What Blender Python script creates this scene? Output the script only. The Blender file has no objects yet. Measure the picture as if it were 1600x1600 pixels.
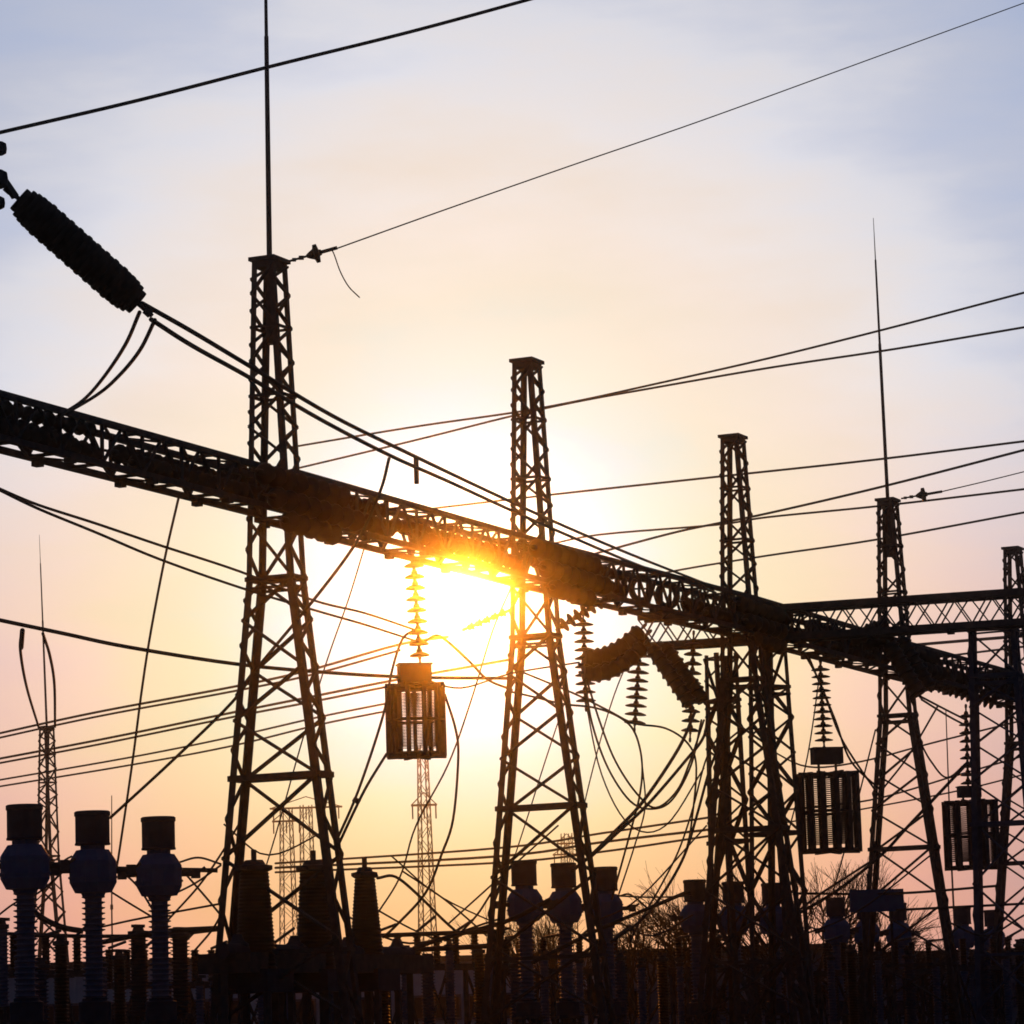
import bpy, math, random
from mathutils import Vector, Matrix
random.seed(7)
sc = bpy.context.scene
COL = sc.collection
R = math.radians

# ------------------------------------------------------------------ camera
F = 5600.0; YH = 1630.0; ROLL = R(1.8); EYE = 1.6
KS = F/3800.0        # depths below are written for a 3800 px lens and stretched to this one
PITCH = math.atan((YH-800)/F)
fw = Vector((0, math.cos(PITCH), math.sin(PITCH)))
r0 = Vector((1, 0, 0)); u0 = r0.cross(fw)
rt = r0*math.cos(ROLL) - u0*math.sin(ROLL)
up = u0*math.cos(ROLL) + r0*math.sin(ROLL)
cd = bpy.data.cameras.new('camera'); cam = bpy.data.objects.new('camera', cd); COL.objects.link(cam)
cd.sensor_width = 36; cd.lens = F/1600*36; cd.clip_start = .1; cd.clip_end = 9000
m = Matrix((rt, up, -fw)).transposed().to_4x4(); m.translation = Vector((0, 0, EYE)); cam.matrix_world = m
sc.camera = cam
def ray(px, py): return (fw*F + rt*(px-800) + up*(800-py)).normalized()
def at(px, py, Y):
    "the point of the place seen at pixel px,py of the photograph at depth Y"
    d = ray(px, py); return Vector((0, 0, EYE)) + d*(Y*KS/d.y)
def at_z(px, py, z):
    d = ray(px, py); return Vector((0, 0, EYE)) + d*((z-EYE)/d.z)
def ppm(Y): return F/(Y*KS)/1.01

# ------------------------------------------------------------------ sky, sun, exposure
SUN = ray(728, 922)
sc.view_settings.view_transform = 'Standard'; sc.view_settings.look = 'None'
sc.view_settings.exposure = 0; sc.view_settings.gamma = 1
w = bpy.data.worlds.new('World'); sc.world = w; w.use_nodes = True
nt = w.node_tree; N = nt.nodes; L = nt.links
for n in list(N): N.remove(n)
def lin(c): return tuple((x/255/12.92 if x/255 <= .04045 else ((x/255+.055)/1.055)**2.4) for x in c)
def math_(op, a, b=None, c=None):
    n = N.new('ShaderNodeMath'); n.operation = op
    for i, v in enumerate((a, b, c)):
        if v is None: continue
        if isinstance(v, (int, float)): n.inputs[i].default_value = v
        else: L.new(v, n.inputs[i])
    return n.outputs[0]
tc = N.new('ShaderNodeTexCoord')
nrm = N.new('ShaderNodeVectorMath'); nrm.operation = 'NORMALIZE'; L.new(tc.outputs['Generated'], nrm.inputs[0])
dt = N.new('ShaderNodeVectorMath'); dt.operation = 'DOT_PRODUCT'; L.new(nrm.outputs[0], dt.inputs[0]); dt.inputs[1].default_value = SUN
ang = math_('DIVIDE', math_('ARCCOSINE', math_('MINIMUM', dt.outputs['Value'], .9999999)), R(1)/KS)   # degrees from the sun
sx = N.new('ShaderNodeSeparateXYZ'); L.new(nrm.outputs[0], sx.inputs[0])
elev = math_('ADD', math_('DIVIDE', math_('SUBTRACT', math_('ARCSINE', sx.outputs['Z']), PITCH), R(1)/KS), 12.3)
# thin stretched cloud veil
mp = N.new('ShaderNodeMapping'); mp.inputs['Scale'].default_value = (7, 7, 26); mp.inputs['Rotation'].default_value = (0, R(14), 0)
L.new(nrm.outputs[0], mp.inputs['Vector'])
nz = N.new('ShaderNodeTexNoise'); nz.inputs['Scale'].default_value = 1.9; nz.inputs['Detail'].default_value = 6; nz.inputs['Roughness'].default_value = .55
L.new(mp.outputs[0], nz.inputs['Vector'])
cl = math_('SUBTRACT', nz.outputs['Fac'], .5)
side = math_('MAXIMUM', 0, math_('SUBTRACT', SUN.x-.02, sx.outputs['X']))
high = math_('MINIMUM', 1, math_('MAXIMUM', 0, math_('DIVIDE', math_('SUBTRACT', elev, 10), 7)))
angw = math_('ADD', math_('ADD', ang, math_('MULTIPLY', high, math_('MULTIPLY', math_('MINIMUM', side, .2), 13))), math_('MULTIPLY', cl, math_('MULTIPLY', math_('MINIMUM', ang, 18), .55)))
def ramp(fac, scale, stops):
    n = N.new('ShaderNodeValToRGB'); n.color_ramp.interpolation = 'EASE' if False else 'LINEAR'
    e = n.color_ramp.elements
    while len(e) > 1: e.remove(e[0])
    for i, (p, c) in enumerate(stops):
        k = e[0] if i == 0 else e.new(p/scale)
        k.position = p/scale; k.color = (*c, 1)
    L.new(math_('DIVIDE', fac, scale), n.inputs[0]); return n.outputs[0]
def s(r, g, b, k=1): return tuple(v*k for v in lin((r, g, b)))
def b_(c, S):
    "sky colour less what the lit haze in front of it already adds"
    t = lin(c); return tuple(max(.04, t[k]*1.03-S[k]*(.26 if k == 0 else .42)) for k in range(3))
dark_tail = [(26, s(150, 160, 190, .5)), (34, s(120, 130, 160, .25)), (50, (.022, .030, .048)), (80, (.019, .030, .056)), (180, (.016, .027, .053))]
core = [(0, (2.6, 2.5, 2.0)), (2.0, (1.9, 1.8, 1.5)), (3.2, (1.35, 1.2, 1.08))]
hi = ramp(angw, 180, core+[(4.0, b_((255, 254, 248), (.6, .2, .02))), (5.0, b_((255, 246, 228), (.5, .135, .006))), (6.7, b_((251, 233, 210), (.14, .037, 0))), (9, b_((244, 227, 213), (.055, .015, 0))),
      (11.2, b_((234, 225, 222), (.027, .007, 0))), (13.2, b_((220, 219, 226), (.015, .004, 0))), (15.8, s(192, 197, 215)), (19, s(171, 182, 209)), (22, s(158, 171, 202))]+dark_tail)
mid = ramp(angw, 180, core+[(4.0, b_((255, 254, 240), (.9, .28, .02))), (5.2, b_((255, 247, 210), (.7, .2, .01))), (6.6, b_((254, 233, 186), (.31, .08, .005))), (8.3, b_((253, 223, 180), (.18, .045, .003))),
      (10, b_((248, 210, 184), (.11, .03, 0))), (12.2, b_((232, 194, 180), (.07, .016, 0))), (16, s(200, 178, 180)), (22, s(175, 165, 180))]+dark_tail)
lo = ramp(angw, 180, core+[(4, b_((255, 234, 176), (1.0, .3, .02))), (6.2, b_((254, 217, 150), (.67, .18, .008))), (8, b_((252, 194, 132), (.47, .12, .006))), (10, b_((246, 184, 140), (.25, .065, .003))),
      (12.2, b_((230, 168, 145), (.10, .03, 0))), (16, s(195, 155, 150)), (22, s(165, 140, 150))]+dark_tail)
def mixr(a, b, lo_, hi_):
    mx = N.new('ShaderNodeMixRGB'); L.new(a, mx.inputs[1]); L.new(b, mx.inputs[2])
    mr = N.new('ShaderNodeMapRange'); mr.interpolation_type = 'SMOOTHSTEP'
    mr.inputs['From Min'].default_value = lo_; mr.inputs['From Max'].default_value = hi_; L.new(elev, mr.inputs['Value'])
    L.new(mr.outputs[0], mx.inputs[0]); return mx.outputs[0]
sky = mixr(mixr(lo, mid, 2.0, 8.5), hi, 7.5, 16.0)
# soft brightness of the veil
bri = math_('ADD', 1.0, math_('MULTIPLY', cl, .24))
vm = N.new('ShaderNodeVectorMath'); vm.operation = 'SCALE'; L.new(sky, vm.inputs[0]); L.new(bri, vm.inputs['Scale'])
bg = N.new('ShaderNodeBackground'); L.new(vm.outputs[0], bg.inputs[0]); bg.inputs[1].default_value = 1.0
wo = N.new('ShaderNodeOutputWorld'); L.new(bg.outputs[0], wo.inputs[0])
sd = bpy.data.lights.new('sun', 'SUN'); sd.energy = 1.05; sd.angle = R(.53); sd.color = (1.0, .27, .014)
so = bpy.data.objects.new('sun', sd); COL.objects.link(so); so.location = (0, 0, 60)
so.rotation_euler = SUN.to_track_quat('Z', 'Y').to_euler()

# ------------------------------------------------------------------ materials
def mat(name, col, rough=.7, metal=0, col2=None, scale=6, bump=0):
    m = bpy.data.materials.new(name); m.use_nodes = True
    t = m.node_tree; b = t.nodes['Principled BSDF']
    b.inputs['Roughness'].default_value = rough; b.inputs['Metallic'].default_value = metal
    b.inputs['Specular IOR Level'].default_value = .2
    c = t.nodes.new('ShaderNodeTexCoord'); n = t.nodes.new('ShaderNodeTexNoise'); n.inputs['Scale'].default_value = scale; n.inputs['Detail'].default_value = 5
    t.links.new(c.outputs['Object'], n.inputs['Vector'])
    r = t.nodes.new('ShaderNodeValToRGB'); r.color_ramp.elements[0].position = .35; r.color_ramp.elements[1].position = .7
    r.color_ramp.elements[0].color = (*col, 1); r.color_ramp.elements[1].color = (*(col2 or [x*1.3 for x in col]), 1)
    t.links.new(n.outputs['Fac'], r.inputs[0]); t.links.new(r.outputs[0], b.inputs['Base Color'])
    if bump:
        bp = t.nodes.new('ShaderNodeBump'); bp.inputs['Strength'].default_value = bump; t.links.new(n.outputs['Fac'], bp.inputs['Height']); t.links.new(bp.outputs[0], b.inputs['Normal'])
    return m
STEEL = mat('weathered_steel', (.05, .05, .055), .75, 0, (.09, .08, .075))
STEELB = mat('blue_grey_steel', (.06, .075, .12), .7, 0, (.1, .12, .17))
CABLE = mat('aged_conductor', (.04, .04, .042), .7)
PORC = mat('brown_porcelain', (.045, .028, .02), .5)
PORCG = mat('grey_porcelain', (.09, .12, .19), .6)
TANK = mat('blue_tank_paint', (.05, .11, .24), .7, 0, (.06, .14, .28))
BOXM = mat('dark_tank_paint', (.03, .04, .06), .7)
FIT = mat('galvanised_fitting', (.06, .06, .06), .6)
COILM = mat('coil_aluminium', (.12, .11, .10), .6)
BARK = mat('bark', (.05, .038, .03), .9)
GROUND = mat('gravel_ground', (.07, .065, .055), .95, 0, (.12, .11, .09), .8, .3)
WALL = mat('ribbed_wall_sheet', (.16, .17, .22), .85, 0, (.22, .23, .28), 2)
WALL2 = mat('pale_concrete', (.5, .5, .56), .9, 0, (.6, .6, .64), 2)
ROOF = mat('roof_felt', (.05, .05, .055), .9)
GLASS = mat('dark_window_glass', (.02, .025, .03), .2)
HEDGE = mat('dry_scrub', (.05, .045, .04), .95)

# ------------------------------------------------------------------ mesh building
class MB:
    def __init__(s): s.v = []; s.f = []
    def frame(s, a, b):
        d = (b-a).normalized(); ref = Vector((0, 0, 1)) if abs(d.z) < .95 else Vector((1, 0, 0))
        x = d.cross(ref).normalized(); return d, x, x.cross(d).normalized()
    def bar(s, a, b, w=.06, h=None):
        a = Vector(a); b = Vector(b)
        if (b-a).length < 1e-5: return s
        h = h or w; d, x, y = s.frame(a, b); n = len(s.v)
        for p in (a, b):
            for i, j in ((-1, -1), (1, -1), (1, 1), (-1, 1)): s.v.append(p+x*(i*w/2)+y*(j*h/2))
        s.f += [(n, n+1, n+2, n+3), (n+7, n+6, n+5, n+4)]+[(n+i, n+4+i, n+4+(i+1) % 4, n+(i+1) % 4) for i in range(4)]
        return s
    def angle(s, a, b, w=.09, t=.012, out=Vector((1, 1, 0))):
        "an angle-iron: two flanges meeting at a corner that points to `out`"
        a = Vector(a); b = Vector(b); d = (b-a).normalized()
        o = (out-d*out.dot(d)).normalized(); q = d.cross(o).normalized()
        e1 = (-o+q).normalized(); e2 = (-o-q).normalized()
        pr = [Vector((0, 0, 0)), e1*w, e1*w+e2*t, (e1+e2)*t, e2*w+e1*t, e2*w]
        n = len(s.v)
        for p in (a, b): s.v += [p+k for k in pr]
        s.f += [tuple(n+i for i in range(6)), tuple(n+11-i for i in range(6))]+[(n+i, n+(i+1) % 6, n+6+(i+1) % 6, n+6+i) for i in range(6)]
        return s
    def box(s, c, sx, sy, sz, rz=0):
        c = Vector(c); M = Matrix.Rotation(rz, 3, 'Z'); n = len(s.v)
        for k in (-1, 1):
            for i, j in ((-1, -1), (1, -1), (1, 1), (-1, 1)): s.v.append(c+M@Vector((i*sx/2, j*sy/2, k*sz/2)))
        s.f += [(n+3, n+2, n+1, n), (n+4, n+5, n+6, n+7)]+[(n+i, n+(i+1) % 4, n+4+(i+1) % 4, n+4+i) for i in range(4)]
        return s
    def tube(s, pts, r, k=8, r1=None):
        pts = [Vector(p) for p in pts]; n0 = len(s.v); m_ = len(pts); prev = None
        for i, p in enumerate(pts):
            d = (pts[min(i+1, m_-1)]-pts[max(i-1, 0)]).normalized()
            if prev is None:
                ref = Vector((0, 0, 1)) if abs(d.z) < .9 else Vector((1, 0, 0)); x = d.cross(ref).normalized()
            else: x = (prev-d*prev.dot(d)).normalized()
            prev = x; y = d.cross(x)
            rr = r if r1 is None else r+(r1-r)*i/(m_-1)
            for j in range(k):
                t = 2*math.pi*j/k; s.v.append(p+(x*math.cos(t)+y*math.sin(t))*rr)
        for i in range(m_-1):
            for j in range(k):
                a = n0+i*k+j; b = n0+i*k+(j+1) % k; s.f.append((a, b, b+k, a+k))
        s.f += [tuple(n0+k-1-j for j in range(k)), tuple(n0+(m_-1)*k+j for j in range(k))]
        return s
    def lathe(s, a, b, prof, k=20):
        "profile of (t along a->b in metres, radius)"
        a = Vector(a); b = Vector(b); d, x, y = s.frame(a, b); n0 = len(s.v)
        for t, r in prof:
            for j in range(k):
                q = 2*math.pi*j/k; s.v.append(a+d*t+(x*math.cos(q)+y*math.sin(q))*r)
        m_ = len(prof)
        for i in range(m_-1):
            for j in range(k):
                p = n0+i*k+j; q = n0+i*k+(j+1) % k; s.f.append((p, q, q+k, p+k))
        s.f += [tuple(n0+k-1-j for j in range(k)), tuple(n0+(m_-1)*k+j for j in range(k))]
        return s
    def build(s, name, mt, parent=None, smooth=False):
        me = bpy.data.meshes.new(name); me.from_pydata([tuple(p) for p in s.v], [], s.f); me.materials.append(mt)
        if smooth:
            me.polygons.foreach_set('use_smooth', [True]*len(me.polygons))
            try: me.set_sharp_from_angle(angle=R(40))
            except Exception: pass
        o = bpy.data.objects.new(name, me); COL.objects.link(o)
        if parent: o.parent = parent
        return o
def tag(o, label=None, cat=None, group=None, kind=None):
    if label: o['label'] = label
    if cat: o['category'] = cat
    if group: o['group'] = group
    if kind: o['kind'] = kind
    return o
def thing(name, label, cat, loc=(0, 0, 0), rz=0, group=None):
    o = bpy.data.objects.new(name, None); COL.objects.link(o); o.location = loc; o.rotation_euler = (0, 0, rz)
    o.empty_display_size = .3
    return tag(o, label, cat, group)
KIDS = {}
def copy_tree(o, parent=None):
    c = o.copy(); COL.objects.link(c); c.parent = parent
    for ch in [k for k in bpy.data.objects if k.parent == o]: copy_tree(ch, c)
    return c
def bez(pts, sub=7):
    "Catmull-Rom through the points"
    P = [Vector(p) for p in pts]
    if len(P) < 3: return P
    P = [P[0]*2-P[1]]+P+[P[-1]*2-P[-2]]; out = []
    for i in range(1, len(P)-2):
        for k in range(sub):
            t = k/sub; a, b, c, d = P[i-1:i+3]
            out.append(.5*((2*b)+(c-a)*t+(2*a-5*b+4*c-d)*t*t+(3*b-a-3*c+d)*t**3))
    return out+[P[-2]]

# ------------------------------------------------------------------ setting
g = MB(); g.v = [Vector((-1500, -300, 0)), Vector((1500, -300, 0)), Vector((1500, 1500, 0)), Vector((-1500, 1500, 0))]; g.f = [(0, 1, 2, 3)]
tag(g.build('ground', GROUND), kind='structure')
HAZE = True
if HAZE:
    h = MB().box((0, 600, 16), 3040, 1840, 34)
    hm = bpy.data.materials.new('evening_air'); hm.use_nodes = True; t = hm.node_tree
    for n in list(t.nodes): t.nodes.remove(n)
    o_ = t.nodes.new('ShaderNodeOutputMaterial'); pv = t.nodes.new('ShaderNodeVolumePrincipled')
    pv.inputs['Color'].default_value = (1, .97, .93, 1); pv.inputs['Density'].default_value = .00022; pv.inputs['Anisotropy'].default_value = .9948
    t.links.new(pv.outputs[0], o_.inputs['Volume'])
    tag(h.build('haze', hm), kind='stuff')

# ------------------------------------------------------------------ the main gantry: columns of one line
TOPZ = 15.6; BZ0, BZ1 = 10.93, 11.72
tp = [at_z(x, y, TOPZ) for x, y in ((421, 405), (823, 563), (1145, 681), (1387, 780))]
P0 = Vector((tp[0].x, tp[0].y, 0)); stepv = (Vector((tp[3].x, tp[3].y, 0))-P0)/3
AX = stepv.normalized(); SP = stepv.length; RZ = math.atan2(AX.y, AX.x); TX = Vector((-AX.y, AX.x, 0))
print('line', P0, SP, math.degrees(RZ), [tuple(round(c, 2) for c in p) for p in tp])
def colpos(k):
    if 0 <= k <= 3 and k == int(k): return Vector((tp[int(k)].x, tp[int(k)].y, 0))
    return P0+stepv*k
def half(z):
    return .21+(15.6-z)*.042 if z > 9.85 else .4515+(9.85-z)*.118
HW = .27
def column(name, label, loc, rz, peak=True, rod=0, top=TOPZ, group=None, scale=1.0, m=STEEL, hf=half, hw=HW, lean=(0, 0)):
    o = thing(name, label, 'lattice column', loc, rz, group)
    cz = [z for z in (0, 9.85, top) if z <= top]
    def cor(i, j, z): return Vector((i*hw, j*hf(z), z))
    zs_leg = [0, 9.85, top] if top > 9.85 else [0, top]
    for i in (-1, 1):
        for j in (-1, 1):
            b = MB()
            for a_, b_ in zip(zs_leg, zs_leg[1:]): b.angle(cor(i, j, a_), cor(i, j, b_), .125 if b_ < 10 else .1, .02, Vector((i, j, 0)))
            b.build('leg', m, o)
            MB().box((i*hw, j*hf(0), .15), .45, .45, .3).build('footing', WALL2, o)
    lev = [0.15, 2.0, 3.5, 4.95, 6.34, 7.35, 8.25, 9.1, 9.83, 10.9, 11.98, 12.55, 13.1, 13.72, 14.34, 14.95, top-.12]
    lev = [z for z in lev if z <= top-.1]
    for j in (-1, 1):       # narrow faces: fine zigzag
        b = MB(); zz = []
        for a_, c_ in zip(lev, lev[1:]): zz += [a_, (a_+c_)/2]
        zz.append(lev[-1])
        for q, (a_, c_) in enumerate(zip(zz, zz[1:])):
            sg = 1 if q % 2 else -1
            b.bar(cor(-sg, j, a_), cor(sg, j, c_), .06, .04)
        b.build('side_lacing', m, o)
    for i in (-1, 1):       # wide faces: single diagonals, opposite hand front and back
        b = MB()
        for q, (a_, c_) in enumerate(zip(lev, lev[1:])):
            sg = (1 if q % 2 else -1)*i
            b.bar(cor(i, -sg, a_), cor(i, sg, c_), .115 if c_ < 10 else .075, .04)
        b.build('face_lacing', m, o)
    for z, t_ in ((6.34, .1), (9.83, .075), (13.1, .05), (14.34, .045), (3.3, .06)):
        if z > top-.3: continue
        b = MB(); c4 = [cor(-1, -1, z), cor(1, -1, z), cor(1, 1, z), cor(-1, 1, z)]
        for a_, c_ in zip(c4, c4[1:]+c4[:1]): b.bar(a_, c_, t_ if z > 4 else .06, t_)
        if z == 9.83:
            for a_, c_ in zip(c4, c4[1:]+c4[:1]): b.bar(a_-Vector((0, 0, .17)), c_-Vector((0, 0, .17)), .05)
        b.build('tie_band', m, o)
    if peak:
        MB().box((0, 0, top-.03), hw*2+.1, hf(top)*2+.1, .07).box((0, 0, top-.13), hw*2-.02, hf(top)*2-.02, .11).build('cap_plate', m, o)
        if rod: MB().tube([(0, 0, top-1.55), (0, 0, top-.05)], .09, 8).tube([(.09, .07, top-1.4), (.09, .07, top-.2)], .03).build('rod_socket', m, o)
    if rod:
        b = MB(); lx, ly = lean
        b.tube([(0, 0, top), (lx*.55, ly*.55, top+rod*.55)], .052, 8, .042)
        b.tube([(lx*.55, ly*.55, top+rod*.55), (lx*.85, ly*.85, top+rod*.85)], .034, 8, .026).tube([(lx*.85, ly*.85, top+rod*.85), (lx, ly, top+rod)], .016, 6, .008)
        b.build('lightning_rod', m, o)
    return o
GC = 'columns of the long gantry'
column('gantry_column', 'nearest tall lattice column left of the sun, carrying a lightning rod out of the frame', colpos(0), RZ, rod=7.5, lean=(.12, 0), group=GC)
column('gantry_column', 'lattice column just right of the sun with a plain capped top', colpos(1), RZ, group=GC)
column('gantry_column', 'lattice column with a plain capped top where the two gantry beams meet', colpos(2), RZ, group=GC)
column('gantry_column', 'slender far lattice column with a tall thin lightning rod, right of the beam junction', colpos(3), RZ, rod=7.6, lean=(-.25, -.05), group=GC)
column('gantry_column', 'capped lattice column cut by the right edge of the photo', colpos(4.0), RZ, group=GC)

def truss(name, label, a, b, z0, z1, hw, panels, m=STEEL, group=None, chord=.1, posts=True):
    "box truss between plan points a and b"
    d = (b-a); ln = d.length; rz = math.atan2(d.y, d.x)
    o = thing(name, label, 'truss beam', (a.x, a.y, 0), rz, group)
    for j in (-1, 1):
        for z in (z0, z1): MB().bar((0, j*hw, z), (ln, j*hw, z), chord).build('chord', m, o)
    for j in (-1, 1):
        q = MB(); st = ln/panels
        for i in range(panels):
            x0, x1 = i*st, (i+1)*st
            q.bar((x0, j*hw, z0), ((x0+x1)/2, j*hw, z1), .06, .03).bar(((x0+x1)/2, j*hw, z1), (x1, j*hw, z0), .06, .03)
            if posts: q.bar((x0, j*(hw+.002), z0), (x0, j*(hw+.002), z1), .05)
        q.build('side_lacing', m, o)
    for z in (z0, z1):
        q = MB(); st = ln/panels
        for i in range(panels):
            sg = 1 if i % 2 else -1
            q.bar((i*st, -sg*hw, z), ((i+1)*st, sg*hw, z), .05, .03).bar((i*st, -hw, z), (i*st, hw, z), .05)
        q.build('plan_lacing', m, o)
    for i in range(panels//2):
        for j in (-1, 1): MB().box((i*2*ln/panels+.3, j*hw, z0-.07), .16, .14, .1).build('gusset', m, o)
    return o
GB = 'spans of the long gantry beam'
spans = [(-2, 0, 'nearest span of the laced beam entering from the left edge below the thick insulator'),
         (0, 1, 'laced beam span glowing orange between the nearest column and the glowing one'),
         (1, 2, 'laced beam span with round see-through holes, right of the glowing column'),
         (2, 3, 'crowded beam span right of the beam junction, ending at the far rod column'),
         (3, 5, 'farthest beam span dropping out at the right edge, behind the blue-black posts')]
for a, b, l in spans:
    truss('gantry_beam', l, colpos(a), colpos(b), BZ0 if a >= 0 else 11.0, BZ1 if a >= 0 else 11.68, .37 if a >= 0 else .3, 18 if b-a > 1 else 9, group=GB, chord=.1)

# ------------------------------------------------------------------ insulators
def disc_prof(r, p):
    return [(0, .035), (p*.18, .06), (p*.38, .065), (p*.42, r*.55), (p*.62, r*.97), (p*.70, r), (p*.74, r*.95), (p*.66, r*.5), (p*.8, .03), (p, .035)]
def smooth_prof(r, p):
    return [(0, r*.86), (p*.3, r), (p*.6, r), (p, r*.86)]
def fat_prof(r, p):
    return [(0, r*.97), (p*.3, r), (p*.7, r), (p, r*.97)]
def mid_prof(r, p):
    return [(0, r*.76), (p*.3, r*.8), (p*.55, r*.98), (p*.66, r), (p*.72, r*.95), (p*.75, r*.76), (p, r*.76)]
def insulator(name, label, a, b, r, pitch, group=None, parts=True, prof=disc_prof, m=PORC, lead=.25, cat='insulator', k=18, sag=0):
    a = Vector(a); b = Vector(b); ln = (b-a).length
    n = max(2, int(round((ln-2*lead)/pitch))); pitch = (ln-2*lead)/n
    def P(t): return (b-a)*(t/ln)-Vector((0, 0, sag*4*(t/ln)*(1-t/ln)))
    if parts:
        root = thing(name, label, cat, a, 0, group)
        for t0, t1 in ((0, lead), (ln-lead, ln)):
            MB().tube([P(t0), P(t1)], .025, 6).bar(P(t0+.02 if t0 == 0 else t1-.1), P(t0+.1 if t0 == 0 else t1-.02), .09, .06).build('end_fitting', FIT, root)
        for i in range(n):
            q0 = P(lead+i*pitch); q1 = P(lead+(i+1)*pitch)
            e = min(i, n-1-i); rr = r*(.72, .88, .96, 1)[e] if prof is fat_prof and e < 4 else r*(1+.05*(i % 2)) if prof is fat_prof else r
            MB().lathe(q0, q1, prof(rr, pitch), k).build('insulator_disc', m, root, True)
        return root
    q = MB().tube([P(0), P(lead+.02)], .025, 6).tube([P(ln-lead-.02), P(ln)], .025, 6)
    for i in range(n):
        q0 = P(lead+i*pitch); q.lathe(q0, P(lead+(i+1)*pitch), prof(r, pitch), 12)
    o = q.build(name, m, None, True); o.location = a
    return tag(o, label, cat, group)

# strings lying inside and along the long beam
rows = [(-.2, 11.2), (.2, 11.42), (-.2, 11.5), (.22, 11.12)]
segs = [(-.92, -.5, 'first from the left edge'), (-.47, -.05, 'second from the left edge'),
        (-.04, .40, 'just right of the nearest column'), (.43, .90, 'above the sun glow'), (.93, 1.36, 'just right of the glowing column'),
        (1.72, 2.3, 'at the beam junction'), (2.35, 2.95, 'left of the far rod column'), (2.98, 3.6, 'right of the far rod column'), (3.65, 4.3, 'at the right edge')]
rowname = ['lower front', 'upper back', 'upper front', 'lower back']
for a, b, l in segs:
    for (t, z), rn in zip(rows, rowname):
        
        ja, jb = random.uniform(-.02, .03), random.uniform(-.05, .02)
        if rn == 'lower back' or (rn == 'upper front' and segs.index((a, b, l)) % 2): continue
        insulator('insulator_string', f'{rn} string lying in the long beam, {l}', colpos(a+ja)+TX*t+Vector((0, 0, z+random.uniform(-.03, .03))),
                  colpos(b+jb)+TX*t+Vector((0, 0, z+random.uniform(-.05, .05))), random.choice((.13, .15, .17)), random.choice((.3, .34, .38)), 'insulator strings along the gantry beam', parts=False)
for k_, l in ((0, 'the nearest column'), (1, 'the glowing column'), (2, 'the beam junction column'), (3, 'the far rod column')):
    for (t, z, a_, b_), rn in zip(((-.58, 11.48, -.17, .16), (-.62, 11.1, -.14, .2), (-.56, 10.76, -.09, .13), (.55, 11.72, -.1, .12)), ('upper', 'middle', 'lowest', 'rear')):
        if k_ and rn == 'rear': continue
        insulator('insulator_string', f'{rn} thick string strapped across {l}', colpos(k_+a_)+TX*t+Vector((0, 0, z)), colpos(k_+b_)+TX*t+Vector((0, 0, z-.06)),
                  .2, .42, 'strings strapped across the columns', parts=False)
# rings seen through the beam right of the glowing column
for k_, (x_, y_, l) in enumerate(((960, 913, 'left'), (1002, 920, 'second'), (1043, 930, 'third'), (1082, 941, 'right'))):
    Yp = 52.6+k_*1.0; c = at(x_, y_, Yp)
    q = MB(); n = 28
    pts = []
    for i in range(n+1):
        t = 2*math.pi*i/n; pts.append(Vector((.22*math.cos(t), 0, .26*math.sin(t))))
    q.tube(pts, .075, 8)
    o = q.build('corona_ring', FIT, None, True); o.location = c; o.rotation_euler = (0, 0, R(8))
    tag(o, f'{l} of four round rings in the beam right of the glowing column', 'grading ring', 'rings in the gantry beam')
    if k_ % 2:
        MB().bar((-.2, 0, 0), (.2, 0, 0), .04).build('cross_bar', FIT, o)

# big strings
insulator('insulator_string', 'thick black insulator string sloping in the open sky at the upper left', at(6, 290, 24.6), at(238, 494, 25.0), .195, .062, 'tension insulators', prof=fat_prof, lead=.2)
def fat(l, a, b, Y0, Y1, r=.3, prof=disc_prof, pitch=.17, sag=0):
    return insulator('insulator_string', l, at(*a, Y0), at(*b, Y1), r, pitch, 'tension insulators', prof=prof, lead=.12, sag=sag)
fat('near one of two black strings hanging down right beside the junction column', (1014, 1006), (1084, 1108), 55.2, 55, .2, mid_prof, .19)
fat('far one of two black strings hanging down right beside the junction column', (1032, 1002), (1104, 1102), 55.7, 55.5, .2, mid_prof, .19)
fat('topmost of three toothed strings sagging right of the glowing column', (906, 1026), (1010, 974), 51, 51.3, .19, mid_prof, .2, .24)
fat('middle of three toothed strings sagging right of the glowing column', (903, 1038), (1018, 984), 51.4, 51.7, .2, mid_prof, .2, .27)
fat('lowest of three toothed strings sagging right of the glowing column', (904, 1050), (1014, 998), 50.6, 50.9, .19, mid_prof, .2, .3)
fat('toothed string against the white sky just right of the glowing column', (868, 985), (945, 935), 52, 52.2, .17)
fat('faint toothed string crossing the white glare left of the glowing column', (722, 985), (800, 952), 50, 50.1, .09)
fat('thick string lying up right from the junction column to the far rod column', (1278, 1022), (1392, 972), 61, 61.2, .22, mid_prof, .2)
fat('thinner string just under the one between junction and far rod columns', (1290, 1030), (1400, 990), 61.5, 61.7, .2, mid_prof, .2)
fat('near one of two black strings sloping down right across the far rod column', (1386, 1000), (1440, 1092), 61.5, 61.3, .24, mid_prof, .2)
fat('far one of two black strings sloping down right across the far rod column', (1404, 994), (1456, 1082), 62, 61.8, .24, mid_prof, .2)
fat('toothed string behind the far rod column falling to the right edge', (1440, 1060), (1560, 1098), 67, 67.3, .25)
def vert(l, a, b, Y, r, n, g='hanging insulator strings'):
    A_, B_ = at(*a, Y), at(*b, Y); ln = (B_-A_).length; lead = min(.2, ln*.08)
    return insulator('insulator_string', l, A_, B_, r, (ln-2*lead)/n, g, lead=lead)
vert('glowing string of discs holding the cage in front of the sun', (645, 858), (657, 1045), 47, .2, 9)
vert('free hanging string of discs left of the fat smooth insulator', (1000, 1005), (991, 1145), 55, .25, 9)
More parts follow.
